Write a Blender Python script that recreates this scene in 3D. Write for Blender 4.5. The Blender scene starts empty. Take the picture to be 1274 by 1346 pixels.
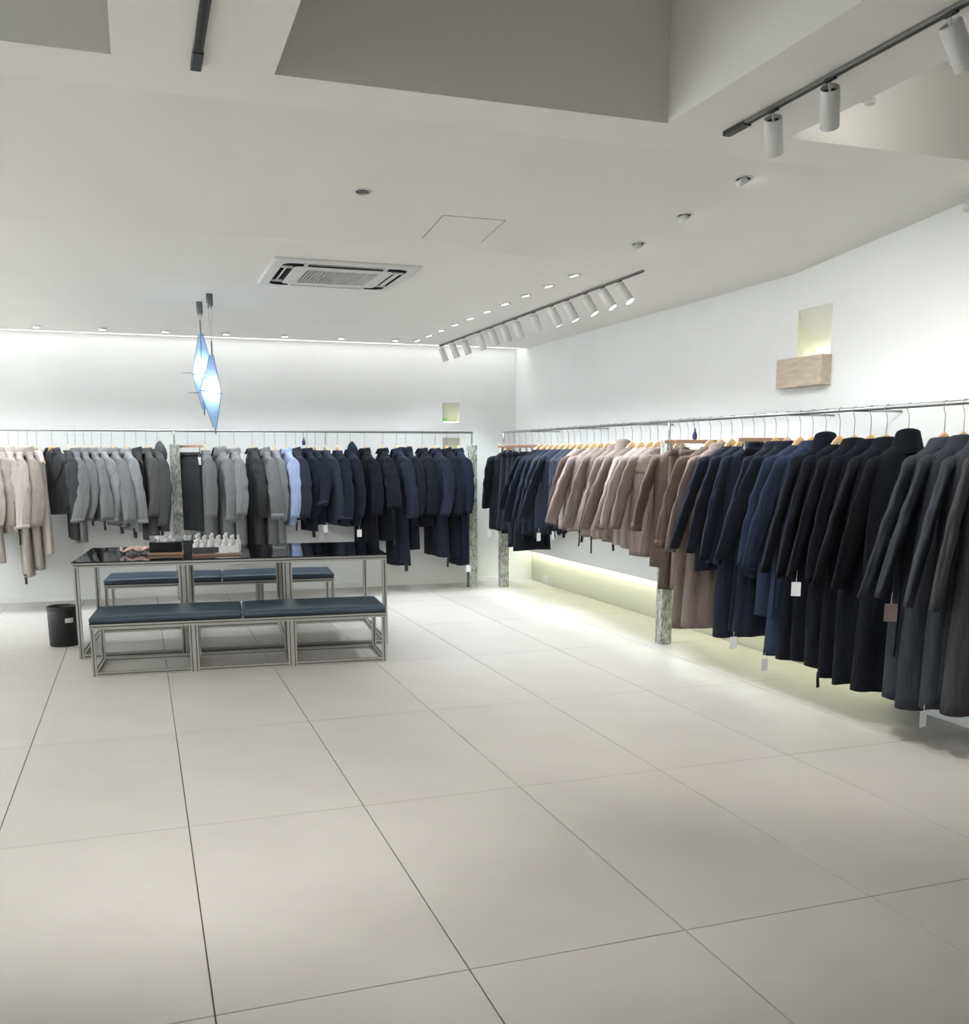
import bpy, bmesh, math, random
import numpy as np
from mathutils import Vector, Matrix
PI = math.pi
scn = bpy.context.scene
COL = scn.collection

# ------------------------------------------------------------------ camera
F_PX = 1283.2; CAM = np.array([0.6366, -2.6120, 1.5405])
M = np.array([[0.9438121, -0.33047812, -0.00171151],
              [0.05832139, 0.16145797, 0.98515478],
              [0.32529576, 0.92990082, -0.17165993]])     # right, up, forward
PXC, PYC = 637.0, 823.0
cd = bpy.data.cameras.new('camera'); cam = bpy.data.objects.new('camera', cd); COL.objects.link(cam)
cd.sensor_fit = 'HORIZONTAL'; cd.sensor_width = 36.0; cd.lens = F_PX / 1274 * 36
cd.shift_y = 150.0 / 1274; cd.clip_start = 0.05; cd.clip_end = 200
cam.matrix_world = Matrix(((M[0][0], M[1][0], -M[2][0], CAM[0]), (M[0][1], M[1][1], -M[2][1], CAM[1]),
                           (M[0][2], M[1][2], -M[2][2], CAM[2]), (0, 0, 0, 1)))
scn.camera = cam
# ------------------------------------------------------------------ world and exposure
w = bpy.data.worlds.new('world'); scn.world = w; w.use_nodes = True
w.node_tree.nodes['Background'].inputs[0].default_value = (0.80, 0.82, 0.85, 1)
w.node_tree.nodes['Background'].inputs[1].default_value = 0.75
scn.view_settings.view_transform = 'Standard'; scn.view_settings.look = 'None'
scn.view_settings.gamma = 1.0; scn.view_settings.use_curve_mapping = False
scn.view_settings.exposure = 1.62
P_DOWN = 16.0     # watts of each small downlight
P_TRACK = 18.0    # watts of each track spotlight
P_WASH = 72.0     # watts of the unseen spotlights added to wash the left wall
P_FRONT = 13.0    # watts of the front track spotlights, visible ones and added ones
LED_E = .68       # ceiling light panels by the back wall

# pixel -> metres on a known plane
def ray(x, y): return np.array([(x - PXC) / F_PX, -(y - PYC) / F_PX, 1.0]) @ M
def on_x(x, y, X): d = ray(x, y); return CAM + d * ((X - CAM[0]) / d[0])
def on_y(x, y, Y): d = ray(x, y); return CAM + d * ((Y - CAM[1]) / d[1])
def on_z(x, y, Z): d = ray(x, y); return CAM + d * ((Z - CAM[2]) / d[2])

# ------------------------------------------------------------------ materials
def lin(c):
    return tuple(((v / 255) / 12.92 if v / 255 <= .04045 else ((v / 255 + .055) / 1.055) ** 2.4) for v in c)
def newmat(name):
    m = bpy.data.materials.new(name); m.use_nodes = True
    return m, m.node_tree, m.node_tree.nodes['Principled BSDF']
def mat(name, rgb, rough=.5, metal=0., noise=0., nscale=20., bump=0., bscale=60., sheen=0., spec=.5, srgb=True,
        stretch=None, emit=None, estr=0., trans=0., alpha=1.):
    m, t, b = newmat(name)
    c = lin(rgb) if srgb else rgb
    b.inputs['Base Color'].default_value = (*c, 1); b.inputs['Roughness'].default_value = rough
    b.inputs['Metallic'].default_value = metal; b.inputs['Specular IOR Level'].default_value = spec
    if sheen: b.inputs['Sheen Weight'].default_value = sheen; b.inputs['Sheen Roughness'].default_value = .5
    if trans: b.inputs['Transmission Weight'].default_value = trans
    if alpha < 1: b.inputs['Alpha'].default_value = alpha
    if emit: b.inputs['Emission Color'].default_value = (*emit, 1); b.inputs['Emission Strength'].default_value = estr
    L = t.links
    if noise or bump:
        tc = t.nodes.new('ShaderNodeTexCoord'); src = tc.outputs['Object']
        if stretch:
            mp = t.nodes.new('ShaderNodeMapping'); mp.inputs['Scale'].default_value = stretch
            L.new(src, mp.inputs[0]); src = mp.outputs[0]
    if noise:
        n = t.nodes.new('ShaderNodeTexNoise'); n.inputs['Scale'].default_value = nscale; n.inputs['Detail'].default_value = 5
        r = t.nodes.new('ShaderNodeValToRGB')
        r.color_ramp.elements[0].position = .3; r.color_ramp.elements[1].position = .7
        r.color_ramp.elements[0].color = (*[v * (1 - noise) for v in c], 1)
        r.color_ramp.elements[1].color = (*[min(1, v * (1 + noise)) for v in c], 1)
        L.new(src, n.inputs['Vector']); L.new(n.outputs['Fac'], r.inputs[0]); L.new(r.outputs[0], b.inputs['Base Color'])
    if bump:
        n2 = t.nodes.new('ShaderNodeTexNoise'); n2.inputs['Scale'].default_value = bscale; n2.inputs['Detail'].default_value = 4
        bp = t.nodes.new('ShaderNodeBump'); bp.inputs['Strength'].default_value = bump; bp.inputs['Distance'].default_value = .01
        L.new(src, n2.inputs['Vector']); L.new(n2.outputs['Fac'], bp.inputs['Height']); L.new(bp.outputs[0], b.inputs['Normal'])
    return m
def emat(name, rgb, strength):
    m = bpy.data.materials.new(name); m.use_nodes = True; t = m.node_tree
    t.nodes.clear(); e = t.nodes.new('ShaderNodeEmission'); o = t.nodes.new('ShaderNodeOutputMaterial')
    e.inputs[0].default_value = (*rgb, 1); e.inputs[1].default_value = strength; t.links.new(e.outputs[0], o.inputs[0])
    return m
def marble():
    m, t, b = newmat('green_grey_marble'); L = t.links
    tc = t.nodes.new('ShaderNodeTexCoord'); mp = t.nodes.new('ShaderNodeMapping')
    mp.inputs['Scale'].default_value = (4, 4, 2.2); mp.inputs['Rotation'].default_value = (.7, .8, .3)
    n = t.nodes.new('ShaderNodeTexNoise'); n.inputs['Scale'].default_value = 4.5; n.inputs['Detail'].default_value = 9; n.inputs['Distortion'].default_value = 2.2
    r = t.nodes.new('ShaderNodeValToRGB'); e = r.color_ramp.elements
    e[0].position = .32; e[0].color = (*lin((104, 108, 102)), 1); e[1].position = .66; e[1].color = (*lin((206, 207, 199)), 1)
    x = e.new(.49); x.color = (*lin((160, 163, 154)), 1)
    L.new(tc.outputs['Object'], mp.inputs[0]); L.new(mp.outputs[0], n.inputs['Vector']); L.new(n.outputs['Fac'], r.inputs[0])
    L.new(r.outputs[0], b.inputs['Base Color']); b.inputs['Roughness'].default_value = .3
    return m
def paper(name, rgb, ink):
    m, t, b = newmat(name); L = t.links
    tc = t.nodes.new('ShaderNodeTexCoord')
    wv = t.nodes.new('ShaderNodeTexWave'); wv.bands_direction = 'Z'; wv.inputs['Scale'].default_value = 38; wv.inputs['Distortion'].default_value = 0
    nz = t.nodes.new('ShaderNodeTexNoise'); nz.inputs['Scale'].default_value = 120
    ml = t.nodes.new('ShaderNodeMath'); ml.operation = 'MULTIPLY'
    r = t.nodes.new('ShaderNodeValToRGB'); r.color_ramp.elements[0].position = .4; r.color_ramp.elements[1].position = .6
    r.color_ramp.elements[0].color = (*lin(rgb), 1); r.color_ramp.elements[1].color = (*lin(ink), 1)
    L.new(tc.outputs['Object'], wv.inputs[0]); L.new(tc.outputs['Object'], nz.inputs['Vector'])
    L.new(wv.outputs['Fac'], ml.inputs[0]); L.new(nz.outputs['Fac'], ml.inputs[1]); L.new(ml.outputs[0], r.inputs[0])
    L.new(r.outputs[0], b.inputs['Base Color']); b.inputs['Roughness'].default_value = .7
    return m
def tile_mat():
    m, t, b = newmat('porcelain_tile'); L = t.links
    tc = t.nodes.new('ShaderNodeTexCoord'); oi = t.nodes.new('ShaderNodeObjectInfo')
    n = t.nodes.new('ShaderNodeTexNoise'); n.inputs['Scale'].default_value = 2.5; n.inputs['Detail'].default_value = 7
    n3 = t.nodes.new('ShaderNodeTexNoise'); n3.inputs['Scale'].default_value = 260
    r = t.nodes.new('ShaderNodeValToRGB')
    r.color_ramp.elements[0].position = .25; r.color_ramp.elements[1].position = .75
    r.color_ramp.elements[0].color = (*lin((205, 200, 195)), 1); r.color_ramp.elements[1].color = (*lin((213, 209, 204)), 1)
    hv = t.nodes.new('ShaderNodeHueSaturation'); mr = t.nodes.new('ShaderNodeMapRange')
    mr.inputs['To Min'].default_value = .97; mr.inputs['To Max'].default_value = 1.02
    L.new(oi.outputs['Random'], mr.inputs[0]); L.new(mr.outputs[0], hv.inputs['Value'])
    L.new(tc.outputs['Object'], n.inputs['Vector']); L.new(n.outputs['Fac'], r.inputs[0]); L.new(r.outputs[0], hv.inputs['Color'])
    L.new(hv.outputs[0], b.inputs['Base Color']); b.inputs['Roughness'].default_value = .42; b.inputs['Specular IOR Level'].default_value = .4
    bp = t.nodes.new('ShaderNodeBump'); bp.inputs['Strength'].default_value = .03
    L.new(tc.outputs['Object'], n3.inputs['Vector']); L.new(n3.outputs['Fac'], bp.inputs['Height']); L.new(bp.outputs[0], b.inputs['Normal'])
    return m
def lantern_mat():
    m = bpy.data.materials.new('blue_lantern_fabric'); m.use_nodes = True; t = m.node_tree; t.nodes.clear(); L = t.links
    o = t.nodes.new('ShaderNodeOutputMaterial'); mx = t.nodes.new('ShaderNodeMixShader'); mx2 = t.nodes.new('ShaderNodeMixShader')
    tl = t.nodes.new('ShaderNodeBsdfTranslucent'); tl.inputs[0].default_value = (*lin((196, 220, 242)), 1)
    df = t.nodes.new('ShaderNodeBsdfDiffuse'); df.inputs[0].default_value = (*lin((176, 200, 224)), 1)
    tr = t.nodes.new('ShaderNodeBsdfTransparent'); tr.inputs[0].default_value = (.8, .9, 1, 1)
    mx.inputs[0].default_value = .35; mx2.inputs[0].default_value = .12
    L.new(tl.outputs[0], mx.inputs[1]); L.new(df.outputs[0], mx.inputs[2]); L.new(mx.outputs[0], mx2.inputs[1]); L.new(tr.outputs[0], mx2.inputs[2])
    L.new(mx2.outputs[0], o.inputs[0]); return m
def wool(name, rgb):
    m = mat(name, rgb, rough=.92, noise=.10, nscale=160, bump=.25, bscale=420, sheen=.04, spec=.12)
    t = m.node_tree; L = t.links; b = t.nodes['Principled BSDF']; old = b.inputs['Normal'].links[0].from_socket
    tc = t.nodes.new('ShaderNodeTexCoord'); mp = t.nodes.new('ShaderNodeMapping'); mp.inputs['Scale'].default_value = (13, 13, 3.2)
    n = t.nodes.new('ShaderNodeTexNoise'); n.inputs['Scale'].default_value = 1.; n.inputs['Detail'].default_value = 2.; n.inputs['Distortion'].default_value = .6
    bp = t.nodes.new('ShaderNodeBump'); bp.inputs['Strength'].default_value = .75; bp.inputs['Distance'].default_value = .035
    L.new(tc.outputs['Object'], mp.inputs[0]); L.new(mp.outputs[0], n.inputs['Vector']); L.new(n.outputs['Fac'], bp.inputs['Height'])
    L.new(old, bp.inputs['Normal']); L.new(bp.outputs[0], b.inputs['Normal'])
    return m

MT = {
 'wall': mat('white_plaster', (238, 240, 239), .75, noise=.01, nscale=3, bump=.03, bscale=90),
 'ceil': mat('ceiling_plaster', (240, 238, 233), .8, noise=.012, nscale=2, bump=.02, bscale=80),
 'recess': mat('recess_plaster', (222, 223, 208), .75),
 'tile': tile_mat(), 'grout': mat('dark_grout', (92, 86, 76), .9),
 'marble': marble(), 'steel': mat('brushed_steel', (176, 178, 178), .32, 1., noise=.06, nscale=40),
 'wire': mat('hook_wire', (168, 170, 172), .3, 1.),
 'alu': mat('aluminium_profile', (196, 196, 192), .38, .85, noise=.05, nscale=30),
 'alud': mat('aluminium_slot', (104, 104, 102), .6, .3),
 'glass': mat('dark_table_glass', (12, 17, 17), .02, 0., spec=.6),
 'vinyl': mat('slate_blue_vinyl', (52, 70, 84), .38, bump=.08, bscale=300, noise=.05, nscale=5),
 'wood': mat('pale_beech', (222, 186, 140), .45, noise=.08, nscale=14, stretch=(1, 8, 8)),
 'woodbar': mat('mid_brown_wood', (176, 142, 116), .45, noise=.1, nscale=14, stretch=(1, 8, 8)),
 'white': mat('white_powder_coat', (222, 222, 220), .45), 'black': mat('black_plastic', (22, 24, 27), .5),
 'dark': mat('dark_cavity', (38, 36, 34), .7), 'cavity': mat('black_cavity', (16, 15, 14), .9), 'trackdark': mat('black_track', (44, 44, 48), .45),
 'trackgrey': mat('grey_track', (120, 120, 120), .4, .3),
 'trav': mat('travertine', (196, 182, 164), .6, noise=.16, nscale=7, bump=.15, bscale=30, stretch=(6, 1, 6)),
 'tag': paper('white_tag_paper', (236, 236, 238), (206, 208, 214)), 'tagb': paper('brown_tag_card', (112, 97, 95), (138, 124, 121)),
 'label': mat('woven_label', (40, 38, 38), .9), 'lens': emat('lamp_lens', (1., .97, .93), 9.),
 'led': emat('led_panel', (1., .99, .97), LED_E), 'ledgreen': emat('led_strip_lime', (.97, 1., .78), 9.),
 'lednic': emat('led_strip_pale', (1., 1., .82), 3.5), 'lantern': lantern_mat(), 'bulb': emat('lantern_bulb', (.86, .94, 1.), 3.),
 'rod': mat('lantern_frame', (120, 140, 165), .4, .6), 'gun': mat('gunmetal', (128, 130, 130), .45, .6),
 'chrome': mat('chrome_reflector', (150, 148, 146), .15, 1.), 'button': mat('dark_button', (26, 25, 26), .3),
 'purple': mat('purple_cloth', (78, 62, 112), .85), 'pink': mat('pink_satin', (236, 200, 192), .4, sheen=.3),
 'tissue': mat('tissue_paper', (240, 240, 240), .9), 'leaf': mat('lime_leaf', (120, 190, 60), .5),
 'acrylic': mat('smoked_acrylic', (26, 30, 32), .1), 'clear': mat('frosted_acrylic', (190, 196, 198), .25, alpha=.55),
 'penk': mat('pen_plastic', (18, 18, 20), .4), 'bottle': mat('white_bottle', (236, 238, 238), .35),
 'graph': mat('graphite_cup', (70, 74, 74), .6, bump=.1, bscale=200),
}

# ------------------------------------------------------------------ mesh helpers
def mesh_obj(name, verts, faces, m, parent=None, smooth=False, loc=None):
    me = bpy.data.meshes.new(name); me.from_pydata([tuple(map(float, v)) for v in verts], [], faces); me.update()
    if smooth: me.polygons.foreach_set('use_smooth', [True] * len(me.polygons))
    if m: me.materials.append(MT[m] if isinstance(m, str) else m)
    o = bpy.data.objects.new(name, me); COL.objects.link(o)
    if parent: o.parent = parent
    if loc is not None: o.location = loc
    return o
def tag(o, label=None, cat=None, group=None, kind=None):
    if label: o['label'] = label
    if cat: o['category'] = cat
    if group: o['group'] = group
    if kind: o['kind'] = kind
    return o
def empty(name, loc=(0, 0, 0), rz=0., label=None, cat=None, group=None):
    o = bpy.data.objects.new(name, None); o.empty_display_size = .05; COL.objects.link(o)
    o.location = [float(v) for v in loc]; o.rotation_euler = (0, 0, rz)
    return tag(o, label, cat, group)
class MB:
    def __init__(s): s.v = []; s.f = []
    def add(s, vs, fs):
        k = len(s.v); s.v += [tuple(map(float, p)) for p in vs]; s.f += [tuple(i + k for i in f) for f in fs]; return s
    def box(s, a, b, bev=0.):
        bm = bmesh.new(); bmesh.ops.create_cube(bm, size=1)
        for v in bm.verts: v.co = Vector([(a[i] + b[i]) / 2 + v.co[i] * (b[i] - a[i]) for i in range(3)])
        if bev: bmesh.ops.bevel(bm, geom=bm.edges[:], offset=bev, segments=2, profile=.5, affect='EDGES')
        bm.verts.index_update()
        s.add([v.co[:] for v in bm.verts], [[v.index for v in f.verts] for f in bm.faces]); bm.free(); return s
    def tube(s, pts, r, n=8, cap=True):
        pts = [np.array(p, float) for p in pts]; N = len(pts)
        rs = r if hasattr(r, '__len__') else [r] * N
        t0 = pts[1] - pts[0]; a = np.array([0, 0, 1.]) if abs(t0[2]) < .9 * np.linalg.norm(t0) else np.array([1., 0, 0])
        vs = []
        for i, p in enumerate(pts):
            t = pts[min(i + 1, N - 1)] - pts[max(i - 1, 0)]; t = t / np.linalg.norm(t)
            u = a - t * a.dot(t); u /= np.linalg.norm(u); a = u; wv = np.cross(t, u)
            vs += [p + rs[i] * (math.cos(q) * u + math.sin(q) * wv) for q in np.arange(n) * 2 * PI / n]
        fs = [(i * n + j, i * n + (j + 1) % n, (i + 1) * n + (j + 1) % n, (i + 1) * n + j) for i in range(N - 1) for j in range(n)]
        if cap: fs += [tuple(range(n))[::-1], tuple((N - 1) * n + j for j in range(n))]
        return s.add(vs, fs)
    def rings(s, R, closed=True, cap0=False, cap1=False):
        n = len(R[0]); vs = [p for r in R for p in r]; m = n if closed else n - 1
        fs = [(i * n + j, i * n + (j + 1) % n, (i + 1) * n + (j + 1) % n, (i + 1) * n + j) for i in range(len(R) - 1) for j in range(m)]
        if cap0: fs.append(tuple(range(n))[::-1])
        if cap1: fs.append(tuple((len(R) - 1) * n + j for j in range(n)))
        return s.add(vs, fs)
    def lathe(s, prof, n=20, c=(0, 0), cap0=True, cap1=True):
        return s.rings([[(c[0] + r * math.cos(q), c[1] + r * math.sin(q), z) for q in np.arange(n) * 2 * PI / n] for r, z in prof], True, cap0, cap1)
    def xf(s, mtx):
        s.v = [tuple(mtx @ Vector(p)) for p in s.v]; return s
    def build(s, name, m, parent=None, smooth=False, loc=None): return mesh_obj(name, s.v, s.f, m, parent, smooth, loc)

def panel(A, B, holes, pos):
    """rectangle A x B with rectangular holes as one quad mesh; pos(a,b)->xyz"""
    xs = sorted({A[0], A[1], *[h[0] for h in holes], *[h[1] for h in holes]}); ys = sorted({B[0], B[1], *[h[2] for h in holes], *[h[3] for h in holes]})
    xs = [x for x in xs if A[0] <= x <= A[1]]; ys = [y for y in ys if B[0] <= y <= B[1]]
    mb = MB(); mb.v = [pos(x, y) for x in xs for y in ys]; n = len(ys)
    for i in range(len(xs) - 1):
        for j in range(n - 1):
            cx, cy = (xs[i] + xs[i + 1]) / 2, (ys[j] + ys[j + 1]) / 2
            if any(h[0] < cx < h[1] and h[2] < cy < h[3] for h in holes): continue
            mb.f.append((i * n + j, (i + 1) * n + j, (i + 1) * n + j + 1, i * n + j + 1))
    return mb

# ------------------------------------------------------------------ the room
XW, YB = 5.04, 8.80; XL, YF = -4.5, -5.25
H1, H2, YC1, YC2 = 2.787, 2.94, 3.41, 1.68
SL = (H2 - H1) / (YC1 - YC2)
def ceil_z(y): return H1 if y >= YC1 else (H2 if y <= YC2 else H1 + SL * (YC1 - y))
REC_Z, REC_X, REC_Y = .407, 5.265, 2.18

fl = MB().box((XL, YF, -.06), (REC_X + .02, YB + .02, -.006)).build('floor', 'grout'); tag(fl, kind='structure')
tile_me = None
for i in range(-6, 8):
    for j in range(-4, 6):
        x0, x1 = max(i * .75, XL), min((i + 1) * .75, REC_X); y0, y1 = max(j * 1.5, YF), min((j + 1) * 1.5, YB)
        if x1 - x0 < .05 or y1 - y0 < .05: continue
        full = abs(x1 - x0 - .75) < 1e-6 and abs(y1 - y0 - 1.5) < 1e-6
        if full and tile_me:
            o = bpy.data.objects.new('floor_tile', tile_me); COL.objects.link(o); o.parent = fl; o.location = (x0, y0, 0)
        else:
            g = .0022
            o = MB().box((g, g, -.012), (x1 - x0 - g, y1 - y0 - g, 0), .0012).build('floor_tile', 'tile', fl, loc=(x0, y0, 0))
            if full: tile_me = o.data

# right wall, with the lit recess along the floor and a wedge niche
NR = (2.978, 3.338, 2.213, 2.536)
wr = panel((YF, YB), (0, 3.9), [(REC_Y, YB, 0, REC_Z), NR], lambda a, b: (XW, a, b)).build('wall_right', 'wall'); tag(wr, kind='structure')
mb = MB()
mb.add([(REC_X - .004, REC_Y, -.01), (REC_X - .004, YB, -.01), (REC_X - .004, YB, REC_Z), (REC_X - .004, REC_Y, REC_Z), (XW, REC_Y, 0), (XW, YB, 0), (XW, YB, REC_Z), (XW, REC_Y, REC_Z)],
       [(0, 1, 2, 3), (3, 2, 6, 7), (0, 3, 7, 4)])
mb.build('floor_recess', 'recess', wr)
def niche(c0, c1, z0, z1, depth, P, parent):
    """wedge recess: sloping back that is deepest at the bottom; P(c,d,z)->xyz"""
    return MB().add([P(c0, 0, z1), P(c1, 0, z1), P(c1, depth, z0), P(c0, depth, z0), P(c0, 0, z0), P(c1, 0, z0)],
                    [(0, 1, 2, 3), (0, 3, 4), (1, 5, 2), (3, 2, 5, 4)]).build('wall_niche', 'recess', parent)
niche(NR[0], NR[1], NR[2], NR[3], .16, lambda c, d, z: (XW + d, c, z), wr)
# back wall with two small niches
NB = [(4.10, 4.312, 1.94, 2.168), (4.10, 4.322, 1.50, 1.757)]
wb = panel((XL, REC_X), (0, 3.9), [(a, b, c, d) for a, b, c, d in NB], lambda a, b: (a, YB, b)).build('wall_back', 'wall'); tag(wb, kind='structure')
for a, b, c, d in NB: niche(a, b, c, d, .14, lambda q, dd, z: (q, YB + dd, z), wb)
tag(panel((YF, YB), (0, 3.9), [], lambda a, b: (XL, a, b)).build('wall_left', 'wall'), kind='structure')
tag(panel((XL, XW), (0, 3.9), [], lambda a, b: (a, YF, b)).build('wall_front', 'wall'), kind='structure')
tag(MB().box((XL, YB - .012, 0), (XW, YB - .0005, .06), .003).build('baseboard_back', 'wall'), kind='structure')

# ceiling: low at the back, rising, then a higher field with deep openings
TR0, TR1 = 8.43, YB       # light trough along the back wall
COF = [(-2.6, .63, -4.2, 1.355), (1.20, 2.858, -4.2, 1.355), (3.468, XW, -4.2, 1.355)]
mb = panel((XL, XW), (YF, YC2), COF, lambda a, b: (a, b, H2))
mb.add([(XL, YC2, H2), (XW, YC2, H2), (XW, YC1, H1), (XL, YC1, H1)], [(0, 1, 2, 3)])
mb.add([(XL, YC1, H1), (XW, YC1, H1), (XW, TR0, H1), (XL, TR0, H1)], [(0, 1, 2, 3)])
mb.add([(XL, TR0, H1), (XW, TR0, H1), (XW, TR0, H1 + .12), (XL, TR0, H1 + .12), (XW, YB, H1 + .12), (XL, YB, H1 + .12)], [(0, 1, 2, 3), (3, 2, 4, 5)])
ce = mb.build('ceiling', 'ceil'); tag(ce, kind='structure')
CZ = 3.85
for a, b, c, d in COF:
    MB().add([(a, c, H2), (b, c, H2), (b, d, H2), (a, d, H2), (a, c, CZ), (b, c, CZ), (b, d, CZ), (a, d, CZ)],
             [(0, 1, 5, 4), (1, 2, 6, 5), (2, 3, 7, 6), (3, 0, 4, 7), (4, 5, 6, 7)]).build('ceiling_well', 'ceil', ce)
# access hatch in the sloping part
hx0, hx1, hy0, hy1 = 2.295, 2.655, 2.80, 3.215
mb = MB()
def cp(x, y, dz): return (x, y, ceil_z(y) + dz)
g = .004
for a, b, c, d in [(hx0 - g, hx1 + g, hy0 - g, hy0), (hx0 - g, hx1 + g, hy1, hy1 + g), (hx0 - g, hx0, hy0, hy1), (hx1, hx1 + g, hy0, hy1)]:
    mb.add([cp(a, c, -.0012), cp(b, c, -.0012), cp(b, d, -.0012), cp(a, d, -.0012)], [(0, 1, 2, 3)])
mb.build('hatch_joint', 'dark', ce)
MB().add([cp(hx0, hy0, -.0022), cp(hx1, hy0, -.0022), cp(hx1, hy1, -.0022), cp(hx0, hy1, -.0022), cp(hx0, hy0, 0), cp(hx1, hy0, 0), cp(hx1, hy1, 0), cp(hx0, hy1, 0)],
         [(0, 1, 2, 3), (0, 1, 5, 4), (1, 2, 6, 5), (2, 3, 7, 6), (3, 0, 4, 7)]).build('access_hatch', 'ceil', ce)

# light panels in the trough
xs = [(-4.4, -2.9), (-2.8, .07), (.17, 2.50), (2.56, 3.72), (3.80, 5.0)]
for k, (a, b) in enumerate(xs):
    if k == 0: continue
    nm = ['', 'long one ending left of the hanging lanterns', 'one above the hanging lanterns', 'short one before the spotlight track end', 'last one at the right wall corner'][k]
    r = empty('ceiling_light_panel', ((a + b) / 2, (TR0 + YB) / 2, H1 + .03), 0, 'glowing white ceiling light panel by back wall, ' + ['', 'the longest, beyond the lanterns', 'above the hanging lanterns', 'shortest of the row', 'in the room corner'][k], 'ceiling light', 'light panels along the back wall')
    hw = (b - a) / 2
    MB().box((-hw, -.17, 0), (hw, .13, .012)).build('diffuser', 'led', r)
    MB().box((-hw, .132, -.004), (hw, .15, .03), .002).build('frame', 'white', r)

# ------------------------------------------------------------------ lamps
def aim_light(name, loc, target, power, size, blend, radius, parent, color=(.88, .95, 1.)):
    ld = bpy.data.lights.new(name, 'SPOT'); ld.energy = power; ld.spot_size = math.radians(size); ld.spot_blend = blend
    ld.shadow_soft_size = radius; ld.color = color
    o = bpy.data.objects.new(name, ld); COL.objects.link(o)
    d = Vector(target) - Vector(loc); o.rotation_euler = d.to_track_quat('-Z', 'Y').to_euler(); o.location = loc
    if parent:
        o.location = Vector(loc) - parent.location; o.parent = parent
    return o
ORD = ['first', 'second', 'third', 'fourth', 'fifth', 'sixth', 'seventh', 'eighth', 'ninth', 'tenth', 'eleventh', 'twelfth', 'thirteenth', 'fourteenth', 'fifteenth', 'sixteenth', 'seventeenth', 'eighteenth', 'nineteenth', 'twentieth', 'twenty-first', 'twenty-second', 'twenty-third', 'twenty-fourth', 'twenty-fifth', 'twenty-sixth', 'twenty-seventh', 'twenty-eighth']
def head_matrix(direction):
    return Vector(direction).normalized().to_track_quat('-Z', 'Y').to_matrix().to_4x4()
def downlight(x, y, aim, label, group, drop=.02, power=P_DOWN, size=105, lit=True):
    z = ceil_z(y); r = empty('ceiling_downlight', (x, y, z), 0, label, 'downlight', group)
    tilt = Matrix.Rotation(math.atan(-SL) if YC2 < y < YC1 else 0, 4, 'X')
    MB().lathe([(.036, -.004), (.050, -.004), (.052, 0.0005)], 24, cap0=False, cap1=False).xf(tilt).build('trim_ring', 'white', r, True)
    MB().lathe([(.036, -.003), (.034, -.001)], 24, cap0=False).xf(tilt).build('housing', 'dark' if lit else 'chrome', r, True)
    if not lit:
        MB().lathe([(.030, -.004), (.018, -.0025), (.002, -.002)], 20, cap0=False).build('reflector', 'chrome', r, True)
        return r
    mtx = Matrix.Translation((0, 0, -drop)) @ head_matrix(aim)
    MB().lathe([(.028, .03), (.031, .012), (.031, -.004)], 20, cap1=False).xf(mtx).build('lamp_head', 'white', r, True)
    MB().lathe([(.001, -.0035), (.0285, -.0035)], 20).xf(mtx).build('lens', 'lens', r)
    a = Vector(aim).normalized(); p = Vector((x, y, z - drop)) + a * .02
    aim_light('downlight_beam', p, p + a, power, size, .7, .035, r)
    return r
for k in range(-4, 7):  # those with negative k are out of view, added for even lighting
    x = -.212 + .5925 * k
    lab = 'small white tilted downlight facing back wall, ' + ORD[6 - k] + ' from the right wall'
    downlight(x, 8.02, (0, .05, -1), lab, 'downlights along the back wall', .016, P_DOWN * .8, 100)
for k in range(10):
    downlight(3.59, 8.04 - .458 * k, (.26, 0, -1), 'small bright round downlight in the right-hand row, %s from the back wall' % ORD[k], 'downlights along the right rail', .006)
for k, y in enumerate([3.02, 2.48, 1.91]):
    downlight(3.61, y, (.62, -.05, -1), 'tilted white downlight on the sloping ceiling, %s beyond the track end' % ORD[k], 'downlights on the sloping ceiling', .026, P_DOWN * .4, 85)
downlight(1.79, 2.55, (0, 0, -1), 'single unlit round downlight with chrome reflector on sloping ceiling', 'unlit downlight', lit=False)

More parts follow.
